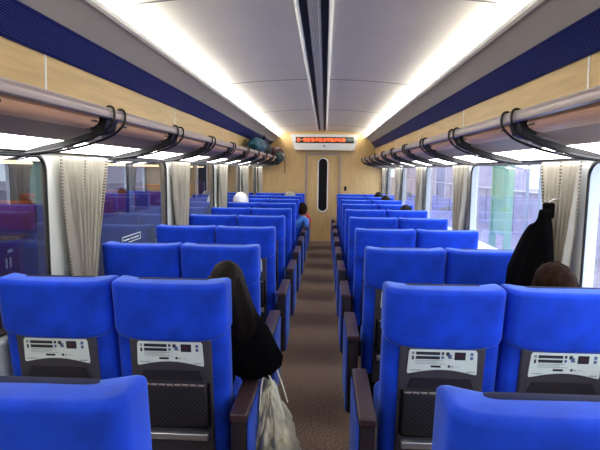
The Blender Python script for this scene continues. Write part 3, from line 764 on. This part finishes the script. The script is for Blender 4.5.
# ------------------------------------------------------------------ tote bag in the aisle
t = thing('tote_bag', 'crumpled cream tote bag hanging beside the near left armrest in the aisle', 'bag', (-.165, 2.24, 0))
b = nb(); NZ, NT = 60, 120; rings = []
for i in range(NZ+1):
    v = i/NZ; z_ = .01 + .54*v
    hx = .125*(1-.15*v) * (math.sin(min(1, (v+.03)*6)*math.pi/2)) * (1 - .72*max(0, (v-.45)/.55)**1.2)
    hy = .19*(math.sin(min(1, (v+.03)*6)*math.pi/2)) * (1 - .55*max(0, (v-.5)/.5)**1.3)
    ring = []
    for j in range(NT):
        th = 2*math.pi*j/NT; cx = math.copysign(abs(math.cos(th))**.8, math.cos(th)); sy = math.copysign(abs(math.sin(th))**.8, math.sin(th))
        fold = .12*noise.noise(Vector((cx*1.5, sy*1.5, v*5))) + .10*noise.noise(Vector((cx*2.6, sy*2.6, v*6+4))) - .10*abs(noise.noise(Vector((cx*3+7, sy*3, v*8))))
        fold += .11*(abs(noise.noise(Vector((cx*2.2+3, sy*2.2, v*7))))-.2) + .05*noise.noise(Vector((cx*4, sy*4, v*13))); fold -= .17*max(0, .22-abs(noise.noise(Vector((cx*1.5+1, sy*1.5+z_*4, z_*9-cx*2)))))/.22; k = 1+fold
        ring.append(b.verts.new((-.055*max(0, v-.4)**1 + .02 + hx*cx*k, hy*sy*k, z_)))
    rings.append(ring)
for A, B in zip(rings, rings[1:]):
    for j in range(NT): b.faces.new((A[j], A[(j+1) % NT], B[(j+1) % NT], B[j]))
b.faces.new(rings[0]); b.faces.new(rings[-1]); obj('bag_body', b, 'tote', t, ang=180)
for yy, kx in ((-.10, 0), (.07, .0)):
    b = nb(); tube(b, smoothpts([(.075, yy, .44), (.04, yy+.02, .54), (.0, yy+.04, .625), (-.02, yy+.05, .635), (-.035, yy+.03, .58), (-.04, yy, .48)], 5), .007, 6, flat=.5); obj('handle', b, 'strap', t)
# ------------------------------------------------------------------ hanging coat at the right window
t = thing('hanging_coat', 'black coat hanging from a hook beside the right window curtain', 'coat', (1.185, 2.54, .58))
b = nb(); NZ, NT = 30, 48; rings = []
zt = .80
for i in range(NZ+1):
    v = i/NZ; z_ = .80 - .66*v                    # from collar down
    if v < .10: hy = .03+.25*v; hx = .03
    else: hy = .058 + .185*min(1, ((v-.10)/.45))**.48 ; hx = .035 + .045*min(1, (v-.1)/.4)
    yc = -.01 + .62*(hy-.05)                    # grows towards the far side, near edge hangs straight
    ring = []
    for j in range(NT):
        th = 2*math.pi*j/NT; k = 1+.05*math.sin(5*th+v*3)+.03*math.sin(11*th)
        ring.append(b.verts.new((-.02 + hx*math.cos(th)*k - .02*v, yc + hy*.92*math.sin(th)*(1+.02*math.sin(7*th)), z_)))
    rings.append(ring)
for A, B in zip(rings, rings[1:]):
    for j in range(NT): b.faces.new((A[j], A[(j+1) % NT], B[(j+1) % NT], B[j]))
b.faces.new(rings[0]); b.faces.new(rings[-1]); obj('coat_body', b, 'blkcloth', t, ang=180)
b = nb(); pillow(b, .020, -.035, .035, .755, .835, r=.015, rz=.012); obj('collar', b, 'blkcloth', t)
b = nb(); tube(b, smoothpts([(.09, 0, .845), (.03, 0, .85), (.0, 0, .835), (-.01, 0, .85)], 5), .005, 6); box(b, .085, .10, -.02, .02, .82, .87, bev=.003)
o = obj('coat_hook', b, 'rail'); o.location = (1.185, 2.54, .58); tag(o, 'small metal coat hook on the white post right of the coat', 'hook')
# ------------------------------------------------------------------ luggage on the left rack
t = thing('duffel_bag', 'teal blue duffel bag lying on the far left luggage rack', 'bag', (-1.0, 7.95, 1.815), 'bags on the left rack')
b = nb(); blob(b, (0, 0, .12), (.125, .62, .125), 2, .16); obj('bag_body', b, 'teal', t, ang=80)
b = nb(); tube(b, smoothpts([(.06, -.25, .22), (.10, -.1, .27), (.10, .1, .27), (.06, .25, .22)], 5), .012, 6); obj('handle', b, 'black', t)
b = nb(); tube(b, smoothpts([(.115, -.4, .13), (.13, 0, .16), (.115, .4, .12)], 5), .008, 6); obj('zip', b, 'inkblue', t)
t = thing('duffel_bag', 'dark green soft bag between the teal bag and the dark backpack on the rack', 'bag', (-1.0, 9.02, 1.815), 'bags on the left rack')
b = nb(); blob(b, (.0, 0, .115), (.12, .42, .115), 8, .2); obj('bag_body', b, 'dkgreen', t, ang=80)
b = nb(); tube(b, smoothpts([(.05, -.2, .20), (.09, 0, .26), (.05, .2, .20)], 5), .012, 6); obj('handle', b, 'black', t)
t = thing('backpack', 'dark maroon and black backpack bulging over the end of the left rack', 'bag', (-.93, 9.95, 1.79), 'bags on the left rack')
b = nb(); blob(b, (.03, 0, .05), (.17, .40, .165), 11, .2); obj('bag_body', b, 'maroon', t, ang=80)
b = nb(); blob(b, (.10, -.30, -.0), (.09, .16, .14), 15, .25); obj('front_pocket', b, 'dkgreen', t, ang=80)
b = nb(); blob(b, (.175, -.12, .05), (.03, .07, .05), 16, .2); obj('white_patch', b, 'whitecloth', t, ang=80)
b = nb(); tube(b, smoothpts([(.16, .2, .0), (.19, .25, -.10), (.19, .24, -.22), (.185, .24, -.27)], 5), .007, 6); blob(b, (.185, .24, -.28), (.012, .012, .02), 2, .1, sub=2); obj('strap', b, 'black', t)
# ------------------------------------------------------------------ window sticker on the left glass
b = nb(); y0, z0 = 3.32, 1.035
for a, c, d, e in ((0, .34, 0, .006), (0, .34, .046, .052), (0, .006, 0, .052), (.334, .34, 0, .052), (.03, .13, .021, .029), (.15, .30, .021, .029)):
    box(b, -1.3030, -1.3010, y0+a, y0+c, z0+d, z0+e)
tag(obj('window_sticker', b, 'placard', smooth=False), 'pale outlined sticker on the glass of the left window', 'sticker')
# ------------------------------------------------------------------ outside, right (daylight station)
b = nb(); box(b, 1.95, 3.75, -20, 60, -1.2, -.05); struct('platform', b, 'platform', smooth=False)
b = nb(); box(b, -20, 60, -30, 90, -1.3, -1.2); struct('ground', b, 'ballast', smooth=False)
b = nb()
box(b, 9.0, 9.3, -20, 70, -1.2, .65); box(b, 8.95, 9.35, -20, 70, .65, .72)
for k in range(22): box(b, 8.93, 9.0, -20+4*k, -19.8+4*k, -1.2, .65)
tag(obj('boundary_wall', b, 'lilac', smooth=False), 'long lilac concrete wall beyond the platform, seen through the right windows', 'wall')
b = nb()
box(b, 4.35, 4.42, 11.9, 12.9, .05, 2.9); box(b, 4.3, 4.46, 11.85, 11.92, -1.2, 3.0); box(b, 4.3, 4.46, 12.88, 12.95, -1.2, 3.0); box(b, 4.3, 4.46, 11.85, 12.95, 2.9, 3.0)
tag(obj('trackside_screen', b, 'greenpan', smooth=False), 'pale green panelled screen standing beyond the platform edge outside the right window', 'screen')
for i, (x, y_) in enumerate(((6.6, 15.5), (8.0, 20.0), (7.4, 29.0))):
    b = nb(); tube(b, [(0, 0, 0), (0, 0, 7)], [.07, .05], 10); box(b, -.9, .1, -.04, .04, 5.6, 5.7); tube(b, [(-.9, 0, 5.6), (0, 0, 5.0)], .03, 6)
    o = obj('line_pole', b, 'steel'); o.location = (x, y_, -1.2)
    tag(o, '%s grey catenary pole beyond the platform on the right' % ('nearest', 'middle', 'farthest')[i], 'pole', 'catenary poles')
b = nb()
for k in range(3): box(b, 13, 20, 50+16*k, 62+16*k, -1.2, 2.2+1.1*(k % 2))
o = obj('station_building', b, 'lilac', smooth=False); tag(o, 'distant pale lilac buildings beyond the wall on the right', 'building')
# ------------------------------------------------------------------ outside, left (kept dark by an added sky blocker)
b = nb(); box(b, -6.2, -6.0, -12, 40, -1.2, 5); box(b, -6.2, -1.46, -12, 40, 3.4, 3.5); box(b, -6.2, -1.46, 40, 40.2, -1.2, 3.5); box(b, -6.2, -1.46, -12.2, -12, -1.2, 3.5)
box(b, -1.6, -1.46, -12, 40, 2.3, 3.4)
struct('wall_outside', b, 'darkwall', smooth=False)  # wall, roof and ends added to shut sky light out of the left windows
t = thing('neighbour_train', 'dark train on the next track with orange and violet seats, seen through left window', 'train', (-3.9, 9.0, -1.1))
b = nb(); box(b, -1.3, .0, -12, 9, .2, 1.75); box(b, -1.3, 0, -12, 9, 2.75, 3.3)
for k in range(8): box(b, -.06, .0, -12+2.6*k, -11.75+2.6*k, 1.75, 2.75)
box(b, -1.35, -1.3, -12, 9, 1.7, 2.8); obj('body', b, 'cargrey', t, smooth=False)
for k in range(22):
    b = nb(); yy = -11.2+.92*k; pillow(b, .42, 0, .14, 1.5, 2.22 if k % 2 else 2.16, r=.05, rz=.04, warp=lambda p, yy=yy: Vector((p.x-.6, p.y+yy, p.z))); obj('seat', b, 'orange' if k % 3 else 'violet', t)
b = nb(); box(b, -.8, -.4, -12, 9, 2.70, 2.745); obj('light_strip', b, 'lampwarm', t, smooth=False)
b = nb(); box(b, -.55, -.05, 0, .9, 0, 1.35, bev=.03); box(b, -.58, -.02, -.03, .93, 1.35, 1.40, bev=.01)
for z0, z1, ya_, yb_ in ((1.50, 1.525, .66, .72), (1.38, 1.46, .63, .65), (1.38, 1.46, .68, .70), (1.24, 1.33, .655, .67), (1.29, 1.30, .62, .71), (1.21, 1.235, .63, .70)): box(b, -.05, -.046, ya_, yb_, z0-.2, z1-.2, mi=1)
for k in range(4):
    o = nb(); tube(o, [(0, -1.2, 0), (0, 1.2, 0)], .04, 8); o = obj('platform_lamp', o, 'lampwarm'); o.location = (-2.3, 2.5+7*k, 3.2)  # glowing tubes added to brighten the maroon box and the dark outside
    tag(o, 'tube lamp under the dark roof outside the left windows', 'lamp', 'platform lamps')
t = obj('platform_locker', b, ['signmaroon', 'placard']); t.location = (-2.37, 3.12, -.42); tag(t, 'maroon box with pale characters outside the nearest left window', 'box')
